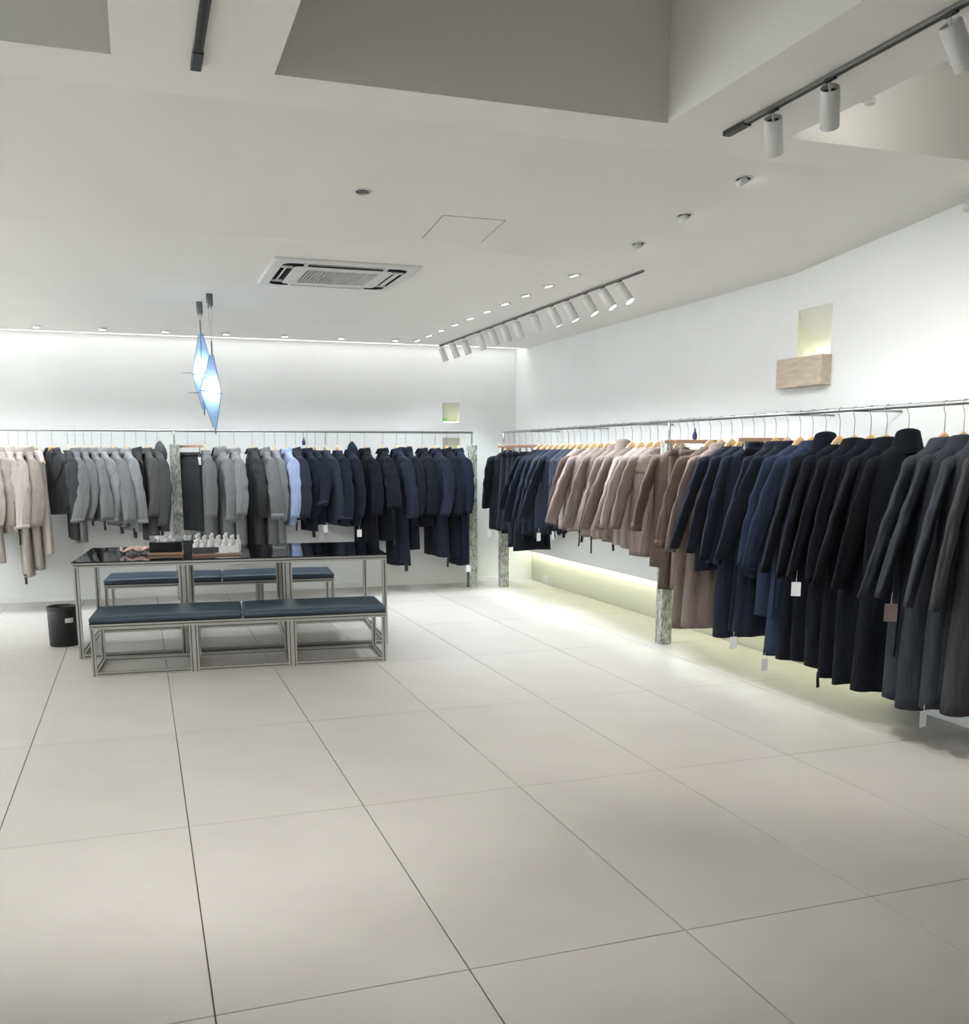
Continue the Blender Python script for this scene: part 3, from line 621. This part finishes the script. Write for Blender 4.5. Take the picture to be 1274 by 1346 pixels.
def garment(loc, rz, kind, col, hem, cuffz, coll, label, group, seed, th=.07, out=.10, opts=(), sang=-.8):
    rnd = random.Random(seed); zn = 1.60
    m = fabric(col, rnd)
    names = {'coat': 'wool_coat', 'jacket': 'wool_jacket', 'vest': 'wool_vest', 'skirt': 'wool_skirt', 'blazer': 'wool_blazer', 'shirt': 'shirt_jacket', 'dress': 'wool_dress', 'hoodie': 'hooded_coat'}
    if kind == 'skirt':
        zt = 1.585; L = zt - hem
        r = empty(names[kind], (loc[0], loc[1], hem), rz, label, 'skirt', group)
        b = Body(L, .155, th, .055, .016, rnd, skirt=True)
        b.mesh().build('skirt_body', m, r, True, (0, 0, L))
        mb = MB(); qs = [2 * PI * i / 40 for i in range(40)]
        mb.rings([[b.S(v, q, o) for q in qs] for v, o in [(.0, -.004), (-.002, .003), (.02, .005), (.042, .004), (.044, -.003)]]).build('waistband', m, r, True, (0, 0, L))
        if 'tag' in opts: hang_tag(r, (.16, -.02, L - .02), .03)
        return r
    L = zn - hem
    cat = {'coat': 'coat', 'jacket': 'jacket', 'vest': 'vest', 'blazer': 'blazer', 'shirt': 'shirt', 'dress': 'dress', 'hoodie': 'coat'}[kind]
    r = empty(names[kind], (loc[0], loc[1], hem), rz, label, cat, group)
    wv = .195 if kind == 'vest' else .215
    b = Body(L, wv, th, rnd.uniform(.01, .04) if L < 1 else rnd.uniform(.03, .06), .013 if L < .95 else .018, rnd)
    off = (0, 0, L)
    b.mesh().build('body', m, r, True, off)
    c0 = -PI / 2
    if kind != 'dress':
        b.patch(.03, L - .004, c0 - .02, c0 + .16, .0035, 14, 3).build('placket', m, r, True, off)
    if kind in ('coat', 'jacket', 'blazer', 'shirt', 'hoodie', 'dress'):
        ln = max(.3, zn - .09 - cuffz)
        for s in (1, -1):
            o_ = out if s == 1 else .035
            R, c, tg = sleeve(s, .215, ln * (1 if s == 1 else 1.0), o_, rnd.uniform(-.045, .03), .050, (.068 if sang < -1 else .094) * rnd.uniform(.93, 1.05), rnd, wide=.18 if 'wide' in opts else (rnd.uniform(-.12, .06) if sang < -1 else rnd.uniform(.0, .12)), ang=sang + rnd.uniform(-.18, .18), bend=rnd.uniform(.005, .035))
            sl = MB().rings(R).build('sleeve', m, r, True, off)
            if 'roll' in opts and s == 1: cuff(R, c, tg).build('rolled_cuff', m, sl, True)
            if 'strap' in opts and s == 1:
                cuff(R, c + tg * -.07, tg, .03, 1.03).build('cuff_strap', m, sl, True)
                MB().lathe([(.001, .004), (.011, .003), (.012, -.003), (.001, -.004)], 12).xf(Matrix.Translation(Vector(R[-3][8]) - Vector(tg) * .085 + Vector((.012, 0, 0))) @ Matrix.Rotation(PI / 2, 4, 'Y')).build('button', 'button', sl, True)
    if coll == 'fold': collar_fold(rnd).build('collar', m, r, True, off)
    elif coll == 'big': collar_fold(rnd, .045, .085, .35, 1.15).build('collar', m, r, True, off)
    elif coll == 'stand': collar_stand(.085, .0).build('stand_collar', m, r, True, off)
    elif coll == 'low': collar_stand(.045, .0).build('stand_collar', m, r, True, off)
    elif coll == 'hood':
        hood(rnd).build('hood', m, r, True, off); collar_stand(.04).build('stand_collar', m, r, True, off)
    else:
        qs = [2 * PI * i / 30 for i in range(30)]
        MB().rings([[np.array([k * .070 * math.cos(q), k * .047 * math.sin(q), z]) for q in qs] for k, z in [(.93, -.012), (.98, .006), (1.06, .005), (1.14, -.012)]]).build('neck_band', m, r, True, off)
    if kind == 'blazer' or 'lapel' in opts:
        for s in (-1, 1): lapel(b, s, .36).build('lapel', m, r, True, off)
    if kind == 'vest':
        for s in (-1, 1):
            qa = 0 if s == 1 else PI
            R = []
            for i in range(25):
                q = 2 * PI * i / 24; v = .235 + .125 * math.cos(q); p = b.S(v, qa + (.34 * math.sin(q)), .002); d = np.array([s * .008, 0, 0])
                R.append([p - d, p + d * .6 + np.array([0, 0, .006]), p + d, p - d + np.array([0, 0, -.006])])
            MB().rings(R).build('armhole_binding', m, r, True, off)
    if 'buttons' in opts or kind == 'blazer':
        for k in range(3 if kind != 'blazer' else 2):
            p = b.S(.36 + .13 * k, c0 + .07, .008)
            MB().lathe([(.001, .004), (.011, .003), (.012, -.003), (.001, -.004)], 12).xf(Matrix.Translation(p) @ Matrix.Rotation(PI / 2, 4, 'X')).build('button', 'button', r, True, off)
    if 'pocket' in opts or kind == 'blazer':
        for s in (1, -1): b.patch(.52, .58, c0 + s * .55, c0 + s * 1.0, .006, 3, 5).build('pocket_flap', m, r, True, off)
    if 'yoke' in opts: b.patch(.05, .20, PI / 2 - 1.25, PI / 2 + 1.25, .004, 6, 14).build('back_yoke', m, r, True, off)
    if 'belt' in opts: strip('belt_end', r, b.S(L * .42, .35) + np.array([.014, 0, L]), L * .40, .045, m, rnd)
    if 'tie' in opts: strip('belt_end', r, b.S(L - .03, .2) + np.array([.004, 0, L]), rnd.uniform(.06, .16), .02, 'label', rnd)
    if 'label' in opts: strip('care_label', r, b.S(L - .03, -.5) + np.array([0, 0, L]), .10, .045, 'label', rnd, .0015, .01)
    if 'tag' in opts: hang_tag(r, b.S(L - .02, .15) + np.array([.006, 0, L]), rnd.uniform(.02, .05), rz=-rz + rnd.uniform(-.5, .5))
    if 'tagw' in opts: hang_tag(r, (wv + .13, -.0, .60), .07, 'tag', (.055, .085), -rz - .5)
    if 'tagb' in opts: hang_tag(r, (wv + .13, .0, .63), .06, 'tagb', (.065, .095), -rz - .5)
    return r

def lay_out(items, axis, fixed, base_rot, first_seed, rail_group, where, post):
    """items sorted along the rail away from the named post"""
    for k, it in enumerate(items):
        s, kind, col, hem, cz, coll = it[:6]; opts = it[6] if len(it) > 6 else (); extra = it[7] if len(it) > 7 else 0.
        gap = min([abs(s - items[j][0]) for j in (k - 1, k + 1) if 0 <= j < len(items)])
        th = max(.042, min(.078, (.42 if axis == 'x' else .48) * gap + .010))
        rnd = random.Random(first_seed + k); rz = base_rot + rnd.uniform(-.13, .13) * (1 if axis == 'x' else .55) + extra
        loc = (s, fixed) if axis == 'x' else (fixed, s)
        size = 'long' if hem < .55 else ('cropped' if hem > .85 else 'mid-length')
        nm = {'coat': 'wool coat', 'jacket': 'wool jacket', 'vest': 'sleeveless wool top', 'skirt': 'clip-hung wool skirt', 'blazer': 'buttoned blazer', 'shirt': 'overshirt', 'dress': 'knit dress', 'hoodie': 'hooded coat'}[kind]
        lab = '%s %s %s, %s from %s %s' % (size, CNAME[col], nm, ORD[k], post, where)
        garment(loc, rz, kind, col, hem, cz, coll, lab, 'garments ' + where, first_seed + k, th, rnd.uniform(.08, .19) if axis == 'x' else (rnd.uniform(.12, .19) if s < 7.9 else .05), opts, -1.15 if axis == 'x' else -.75)
        hl = 'wooden %shanger holding %s garment from %s %s' % ('clip ' if kind == 'skirt' else '', ORD[k], post, where)
        hanger(loc, rz, 1.585 if kind == 'skirt' else 1.60, hl, 'hangers ' + where, kind == 'skirt')

def bx(px): return float(on_y(px, 565 + px * .008, YR)[0])
def hz(px, py): return float(on_y(px, py, YR - .12)[2])
def B(px, kind, col, hy, sy, coll, opts=(), extra=0.): return (bx(px), kind, col, hz(px, hy), hz(px, sy), coll, opts, extra)
# back rail, from the marble post behind the table towards the left
left = [B(206, 'hoodie', 'greyD', 698, 690, 'hood', ('label',)), B(191, 'coat', 'greyD', 711, 678, 'fold'), B(178, 'vest', 'char', 674, 674, 'low'),
        B(163, 'jacket', 'greyL', 698, 686, 'fold', ('strap', 'label')), B(146, 'jacket', 'grey', 692, 686, 'fold', ('label', 'pocket')), B(132, 'jacket', 'greyL', 686, 684, 'fold', ('strap',)),
        B(120, 'jacket', 'grey', 685, 682, 'fold', ('tie', 'buttons')), B(109, 'jacket', 'grey', 684, 681, 'fold', ('tie',)), B(98, 'coat', 'grey', 713, 684, 'fold', ('strap',)),
        B(88, 'coat', 'char', 709, 677, 'none'), B(67, 'blazer', 'char', 676, 674, 'fold', (), .62), B(47, 'vest', 'taupeL', 728, 728, 'none'), B(35, 'coat', 'taupe', 749, 690, 'low'),
        B(23, 'coat', 'taupeL', 757, 692, 'fold', ('strap', 'label')), B(10, 'jacket', 'taupeL', 699, 690, 'low', ('strap', 'tie')), B(-3, 'coat', 'taupe', 700, 690, 'fold'), B(-20, 'coat', 'taupeL', 740, 690, 'fold'), B(-40, 'coat', 'taupe', 720, 690, 'fold')]
lay_out(left, 'x', YR, -PI / 2 + .22, 100, 'back', 'on the left back rail', 'the marble post')
right = [B(246, 'skirt', 'char', 698, 0, 'none', ('tag',), .75), B(269, 'coat', 'grey', 720, 680, 'none'), B(288, 'coat', 'grey', 730, 685, 'big', ('lapel',)), B(307, 'coat', 'greyL', 735, 676, 'fold'),
         B(331, 'coat', 'char', 738, 680, 'fold'), B(347, 'coat', 'grey', 730, 681, 'low', ('roll',)), B(361, 'coat', 'greyL', 737, 684, 'none'), B(375.5, 'shirt', 'lav', 690, 679, 'fold', ('tie',)),
         B(388, 'jacket', 'slate', 684, 678, 'low', ('tie',)), B(403, 'jacket', 'navyB', 698, 680, 'fold', ('label',)), B(414, 'jacket', 'navyB', 690, 664, 'none', ('roll', 'tag')), B(427, 'jacket', 'slate', 688, 681, 'none', ('strap',)),
         B(443, 'jacket', 'navyB', 691, 682, 'none', ('strap',)), B(460, 'hoodie', 'navyB', 692, 680, 'hood', ('tag',)), B(479, 'coat', 'navyK', 724, 676, 'fold'), B(503, 'coat', 'navyK', 710, 668, 'fold', ('tie', 'wide')),
         B(521, 'coat', 'navyB', 743, 680, 'low', ('label',)), B(533, 'coat', 'navyK', 722, 678, 'big', ()), B(555, 'coat', 'navyK', 692, 676, 'fold', ('wide',)), B(572, 'coat', 'navyB', 731, 678, 'fold', ('tie',)),
         B(587, 'coat', 'navyK', 732, 677, 'low', ()), B(602, 'coat', 'ink', 742, 674, 'fold', ('tag',))]
lay_out(right, 'x', YR, -PI / 2 + .16, 200, 'back', 'on the right back rail', 'the post behind table')
# right rail, from the middle marble post towards the back wall
far = [(4.62, 'jacket', 'mauve', .72, .95, 'none', ('yoke',)), (4.75, 'jacket', 'mauveL', .78, .94, 'none', ()), (4.91, 'jacket', 'mauveL', .80, .92, 'none', ('strap', 'label')), (5.07, 'jacket', 'mauve', .80, .92, 'none', ()),
       (5.23, 'jacket', 'mauveL', .82, .9, 'stand', ()), (5.38, 'vest', 'mauve', .80, 0, 'low', ('tie',)), (5.53, 'jacket', 'mauve', .82, .9, 'none', ('label',)), (5.68, 'vest', 'mauve', .84, 0, 'none', ('tie',)),
       (5.83, 'jacket', 'mauveL', .84, .92, 'none', ()), (5.98, 'jacket', 'brown', .84, .9, 'none', ('label',)), (6.13, 'vest', 'mauveL', .84, 0, 'none', ('label',)), (6.27, 'vest', 'slate', .84, 0, 'none', ('tag', 'tie')),
       (6.41, 'vest', 'slate', .84, 0, 'none', ('label',)), (6.55, 'jacket', 'navyB', .80, .9, 'none', ('tag',)), (6.70, 'jacket', 'slate', .78, .88, 'none', ('label', 'tie')), (6.85, 'jacket', 'navyB', .76, .88, 'none', ()),
       (7.01, 'jacket', 'navyB', .72, .86, 'none', ('label',)), (7.17, 'jacket', 'navyK', .72, .98, 'none', ()), (7.36, 'skirt', 'navyK', .52, 0, 'none', ()), (7.55, 'skirt', 'black', .55, 0, 'none', ()),
       (7.74, 'skirt', 'navyK', .68, 0, 'none', ()), (7.91, 'skirt', 'black', .70, 0, 'none', ()), (8.08, 'coat', 'black', .70, .95, 'none', ('tag',))]
lay_out(far, 'y', XR, PI - .06, 300, 'right', 'on the far right rail', 'the middle post')
near = [(4.27, 'coat', 'brown', .66, .96, 'none', ('roll', 'wide')), (4.15, 'skirt', 'brownD', .50, 0, 'none', ()), (3.99, 'skirt', 'brown', .52, 0, 'none', ()), (3.83, 'coat', 'brown', .24, .86, 'none', ('roll',)),
        (3.69, 'coat', 'mauve', .27, .84, 'fold', ()), (3.55, 'jacket', 'navy', .72, .88, 'none', ()), (3.42, 'jacket', 'navy', .78, .86, 'none', ()), (3.28, 'coat', 'navy', .27, .82, 'fold', ()),
        (3.155, 'skirt', 'dnavy', .34, 0, 'none', ()), (3.03, 'coat', 'navy', .33, .82, 'fold', ('tag', 'strap')), (2.90, 'jacket', 'navy', .74, .88, 'fold', ('yoke', 'label')), (2.77, 'coat', 'blue', .50, .84, 'none', ()),
        (2.645, 'coat', 'blue', .26, .82, 'fold', ('belt', 'tag')), (2.52, 'coat', 'dnavy', .26, .82, 'stand', ()), (2.39, 'coat', 'dnavy', .27, .80, 'none', ()), (2.26, 'coat', 'black', .26, .82, 'low', ('tagw',)),
        (2.12, 'coat', 'dnavy', .22, .80, 'fold', ('label',)), (1.99, 'coat', 'black', .22, .8, 'low', ()), (1.82, 'coat', 'black', .21, .80, 'stand', ()), (1.56, 'coat', 'bluegrey', .22, .78, 'fold', ('belt',)),
        (1.43, 'coat', 'bluegrey', .20, .80, 'low', ('tagb',)), (1.29, 'coat', 'bluegrey', .24, .78, 'fold', ('tag',)), (1.15, 'coat', 'char', .24, .78, 'fold', ())]
lay_out(near, 'y', XR, PI - .08, 400, 'right', 'on the near right rail', 'the middle post')
# two small purple pouches hung on the rails
for k, (loc, lab) in enumerate([((bx(398.5), YR - .02), 'small purple pouch hanging from the back wall rail'), ((XR - .02, 4.02), 'small purple pouch hanging from the right wall rail')]):
    r = empty('scent_pouch', (loc[0], loc[1], RZ - .15), 0, lab, 'pouch')
    MB().rings([[(a * math.cos(q), a * .5 * math.sin(q), z) for q in np.arange(16) * 2 * PI / 16] for a, z in [(.012, 0), (.020, .010), (.021, .034), (.011, .060), (.006, .070), (.011, .082)]], True, True, True).build('pouch_bag', 'purple', r, True)
    MB().tube([(0, 0, .07), (0, .006, .11), (0, .02, .168), (0, .035, .15), (0, .02, .10), (0, 0, .074)], .0015, 5).build('pouch_string', 'purple', r)

# ------------------------------------------------------------------ table and benches of aluminium profile
def profile(r, name, a, b, s=.04, m='alu'):
    """T-slot bar from a to b"""
    h = s / 2; g = s * .13; dp = s * .2
    sec = []
    for k in range(4):
        for p in [(-h, -h), (-g, -h), (-g, -h + dp), (g, -h + dp), (g, -h)]:
            x, y = p
            for _ in range(k): x, y = -y, x
            sec.append((x, y))
    a, b = np.array(a, float), np.array(b, float); t = b - a; ax = int(np.argmax(abs(t)))
    o1, o2 = [(1, 2), (2, 0), (0, 1)][ax]
    R = []
    for p in (a, b):
        ring = []
        for x, y in sec:
            q = p.copy(); q[o1] += x; q[o2] += y; ring.append(q)
        R.append(ring)
    o = MB().rings(R, True, True, True).build(name, m, r); o.data.materials.append(MT['alud'])
    for i, pg in enumerate(o.data.polygons):
        if i < 20 and i % 5 in (1, 2, 3): pg.material_index = 1
    return o
def frame(r, L, D, H, nb, s, low=.02, brace_top=True):
    """nb bays, double legs between bays"""
    h = s / 2; xs = [-L / 2 + h]
    for k in range(1, nb):
        xm = -L / 2 + L * k / nb; xs += [xm - h - .0005, xm + h + .0005]
    xs.append(L / 2 - h)
    for y in (-D / 2 + h, D / 2 - h):
        for x in xs: profile(r, 'leg', (x, y, .001), (x, y, H - s), s)
        profile(r, 'top_rail', (-L / 2, y, H - h), (L / 2, y, H - h), s)
        for i in range(0, len(xs), 2): profile(r, 'bottom_rail', (xs[i] + h, y, h + .001), (xs[i + 1] - h, y, h + .001), s)
    for x in xs: profile(r, 'cross_bar', (x, -D / 2 + s, h + .001), (x, D / 2 - s, h + .001), s)
    for x in (xs[0], xs[-1]): profile(r, 'cross_bar', (x, -D / 2 + s, H - h), (x, D / 2 - s, H - h), s)
ROT = math.radians(-4.6)
def cushion(r, x0, x1, y0, y1, z0, z1):
    bm = bmesh.new(); bmesh.ops.create_cube(bm, size=1)
    for v in bm.verts: v.co = Vector(((x0 + x1) / 2 + v.co.x * (x1 - x0), (y0 + y1) / 2 + v.co.y * (y1 - y0), (z0 + z1) / 2 + v.co.z * (z1 - z0)))
    bmesh.ops.bevel(bm, geom=bm.edges[:], offset=.022, segments=4, profile=.5, affect='EDGES')
    bmesh.ops.subdivide_edges(bm, edges=[e for e in bm.edges if e.calc_length() > .3], cuts=6, use_grid_fill=True)
    for v in bm.verts:
        if v.co.z > (z0 + z1) / 2:
            u = 1 - ((v.co.x - (x0 + x1) / 2) / ((x1 - x0) / 2)) ** 2; q = 1 - ((v.co.y - (y0 + y1) / 2) / ((y1 - y0) / 2)) ** 2
            v.co.z += .010 * max(0, u) ** .5 * max(0, q) ** .5
    me = bpy.data.meshes.new('cushion'); bm.to_mesh(me); bm.free(); me.materials.append(MT['vinyl'])
    me.polygons.foreach_set('use_smooth', [True] * len(me.polygons))
    o = bpy.data.objects.new('cushion', me); COL.objects.link(o); o.parent = r
    MB().box((x0 + .004, y0 + .004, z0 - .006), (x1 - .004, y1 - .004, z0 + .004), .002).build('cushion_board', 'dark', o)
def bench(cx, cy, label):
    r = empty('bench', (cx, cy, 0), ROT, label, 'bench', 'aluminium benches at the table')
    L, D, H = 2.10, .56, .375
    frame(r, L, D, H, 3, .031)
    cushion(r, -L / 2 - .005, -.003, -D / 2 - .005, D / 2 + .005, H + .006, H + .052)
    cushion(r, .003, L / 2 + .005, -D / 2 - .005, D / 2 + .005, H + .006, H + .052)
ux, uy = math.cos(ROT), math.sin(ROT)
def place(corner, L, D):   # centre from the front left corner
    return corner[0] + ux * L / 2 - uy * D / 2, corner[1] + uy * L / 2 + ux * D / 2
bx_, by_ = place((.245, 4.68), 2.10, .56); bench(bx_, by_, 'aluminium-framed bench with slate blue cushions in front of the glass table')
bx_, by_ = place((.275, 6.93), 2.10, .56); bench(bx_, by_, 'aluminium-framed bench with slate blue cushions behind the glass table')
TL, TD, TH = 2.40, 1.22, .752
tcx, tcy = place((.122, 5.38), TL, TD)
tb = empty('display_table', (tcx, tcy, 0), ROT, 'long aluminium profile table with dark glass top between two benches', 'table')
frame(tb, TL, TD, TH - .01, 3, .036)
MB().box((-TL / 2 - .008, -TD / 2 - .008, TH - .0095), (TL / 2 + .008, TD / 2 + .008, TH), .0015).build('glass_top', 'glass', tb)

# ------------------------------------------------------------------ bin
bn = empty('waste_bin', (-.028, 6.06, 0), 0, 'black round waste bin with white sticker beside the glass table', 'bin')
MB().lathe([(.108, .001), (.112, .006), (.114, .20), (.116, .325), (.112, .328), (.108, .322), (.104, .03), (.001, .03)], 36, cap1=False).build('bin_body', 'black', bn, True)
MB().lathe([(.1165, .300), (.118, .312), (.1165, .328), (.113, .330), (.107, .328)], 36, cap0=False, cap1=False).build('bin_rim', 'black', bn, True)
R = [[(.1165 * math.cos(a), .1165 * math.sin(a), z) for a in np.linspace(-1.35, -.75, 8)] for z in (.20, .238)]
MB().rings(R, closed=False).build('sticker', 'tag', bn)

# ------------------------------------------------------------------ things on the table
def on_table(px, py):
    p = on_z(px, py, TH + .001); return p
def tloc(u, v): return (tcx + ux * u - uy * v, tcy + uy * u + ux * v, TH + .0008)
# pink ribbons
p0 = on_table(187, 727)
rb_ = empty('pink_scrunchie', (p0[0], p0[1], TH + .0008), ROT, 'pile of pale pink satin ribbon on the glass table', 'ribbon')
for k in range(6):
    rd = random.Random(50 + k); pts = []; ph = rd.uniform(0, 6); cxr = -.10 + .04 * k
    for i in range(15):
        a = ph + i / 14 * 5.2; pts.append((cxr + .055 * math.cos(a) * (1 + .3 * math.sin(2 * a)), .04 * math.sin(a) + rd.uniform(-.008, .008), .016 + .030 * abs(math.sin(a * 1.5 + k))))
    MB().tube(pts, [.011 + .004 * math.sin(i * 1.3 + k) for i in range(15)], 7).build('ribbon_loop', 'pink', rb_, True)
# tissue box
p0 = on_table(218.5, 729)
tx = empty('tissue_box', (p0[0], p0[1], TH + .0008), ROT, 'black tissue box on a wooden tray with tissues sticking out', 'tissue box')
MB().box((-.14, -.06, 0), (.135, .10, .022), .003).build('wooden_tray', 'woodbar', tx)
MB().box((-.125, -.05, .0225), (.125, .08, .105), .004).build('box_body', 'acrylic', tx)
MB().box((-.128, .083, .0225), (.128, .088, .150), .001).build('frosted_panel', 'clear', tx)
for k in range(4):
    R = []; a = k * .8
    for i in range(6):
        t = i / 5; R.append([(-.03 + .02 * k + math.cos(a) * (-.045 + .09 * j / 5) + .015 * math.sin(5 * t + j), .015 + math.sin(a) * (-.03 + .06 * j / 5), .104 + .055 * t * (1 - .25 * abs(j - 2.5) / 2.5) + .006 * math.sin(j * 2 + k)) for j in range(6)])
    MB().rings(R, closed=False).build('tissue', 'tissue', tx, True)
# pen cup
p0 = on_table(248, 725.5)
pc = empty('pen_cup', (p0[0], p0[1], TH + .0008), .1, 'square graphite pen cup holding pens on the glass table', 'pen cup')
MB().box((-.045, -.04, 0), (.045, .04, .006)).build('cup_base', 'graph', pc)
for a, b in [((-.045, -.04, .006), (.045, -.036, .10)), ((-.045, .036, .006), (.045, .04, .10)), ((-.045, -.036, .006), (-.041, .036, .10)), ((.041, -.036, .006), (.045, .036, .10))]:
    MB().box(a, b).build('cup_side', 'graph', pc)
for k, (x, t) in enumerate([(-.025, -.045), (.02, .03), (.028, .05), (-.015, -.01)]):
    MB().tube([(x * .6, .0, .01), (x + t * .8, .01, .145)], .0045, 8).build('pen', 'penk' if k != 3 else 'bottle', pc)
MB().box((-.03, .015, .03), (.03, .0165, .138)).build('card', 'tag', pc)
# board with cards and rows of little white bottles
p0 = on_table(285, 729)
bd = tag(MB().box((-.19, -.07, 0), (.19, .16, .014), .002).build('display_board', 'woodbar', None, loc=(p0[0], p0[1], TH + .0008)), 'flat wooden board under bottles and price cards on the glass table', 'board'); bd.rotation_euler = (0, 0, ROT)
tag(MB().box((-.10, -.012, 0), (.10, .012, .05), .002).build('card_case', 'graph', None, loc=(p0[0] - .085, p0[1] - .03, TH + .0154)), 'low dark card case at the front of the wooden board', 'case').rotation_euler = (0, 0, ROT)
for k, (dx, w_, ang) in enumerate([(.03, .09, -.05), (.12, .11, .12)]):
    c = MB().box((-w_ / 2, -.001, 0), (w_ / 2, .001, .065)); c.xf(Matrix.Rotation(-.5, 4, 'X'))
    o = tag(c.build('price_card', 'tag', None, loc=(p0[0] + dx, p0[1] - .055 + .015 * k, TH + .0165)), ['narrow white printed card leaning on the wooden board', 'wide white printed card leaning at the board end'][k], 'card')
    o.rotation_euler = (0, 0, ROT + ang)
def bottle(x, y, h, lab):
    r = empty('white_bottle', (x, y, TH + .0152), ROT, lab, 'bottle', 'small white bottles on the wooden board')
    MB().lathe([(.017, 0), (.021, .003), (.021, h * .62), (.015, h * .74), (.009, h * .78), (.009, h * .82)], 16).build('bottle_body', 'bottle', r, True)
    MB().lathe([(.012, h * .82), (.0125, h * .96), (.010, h)], 14).build('cap', 'bottle', r, True)
for row, (dy, n_, h) in enumerate([(.035, 7, .105), (.085, 7, .135), (.130, 6, .145)]):
    for k in range(n_):
        u = -.165 + .055 * k + .012 * row
        bottle(p0[0] + ux * u - uy * dy, p0[1] + uy * u + ux * dy, h + .008 * math.sin(3 * k + row), 'small white capped bottle, %s in the %s row on the board' % (ORD[k], ['front', 'middle', 'rear'][row]))
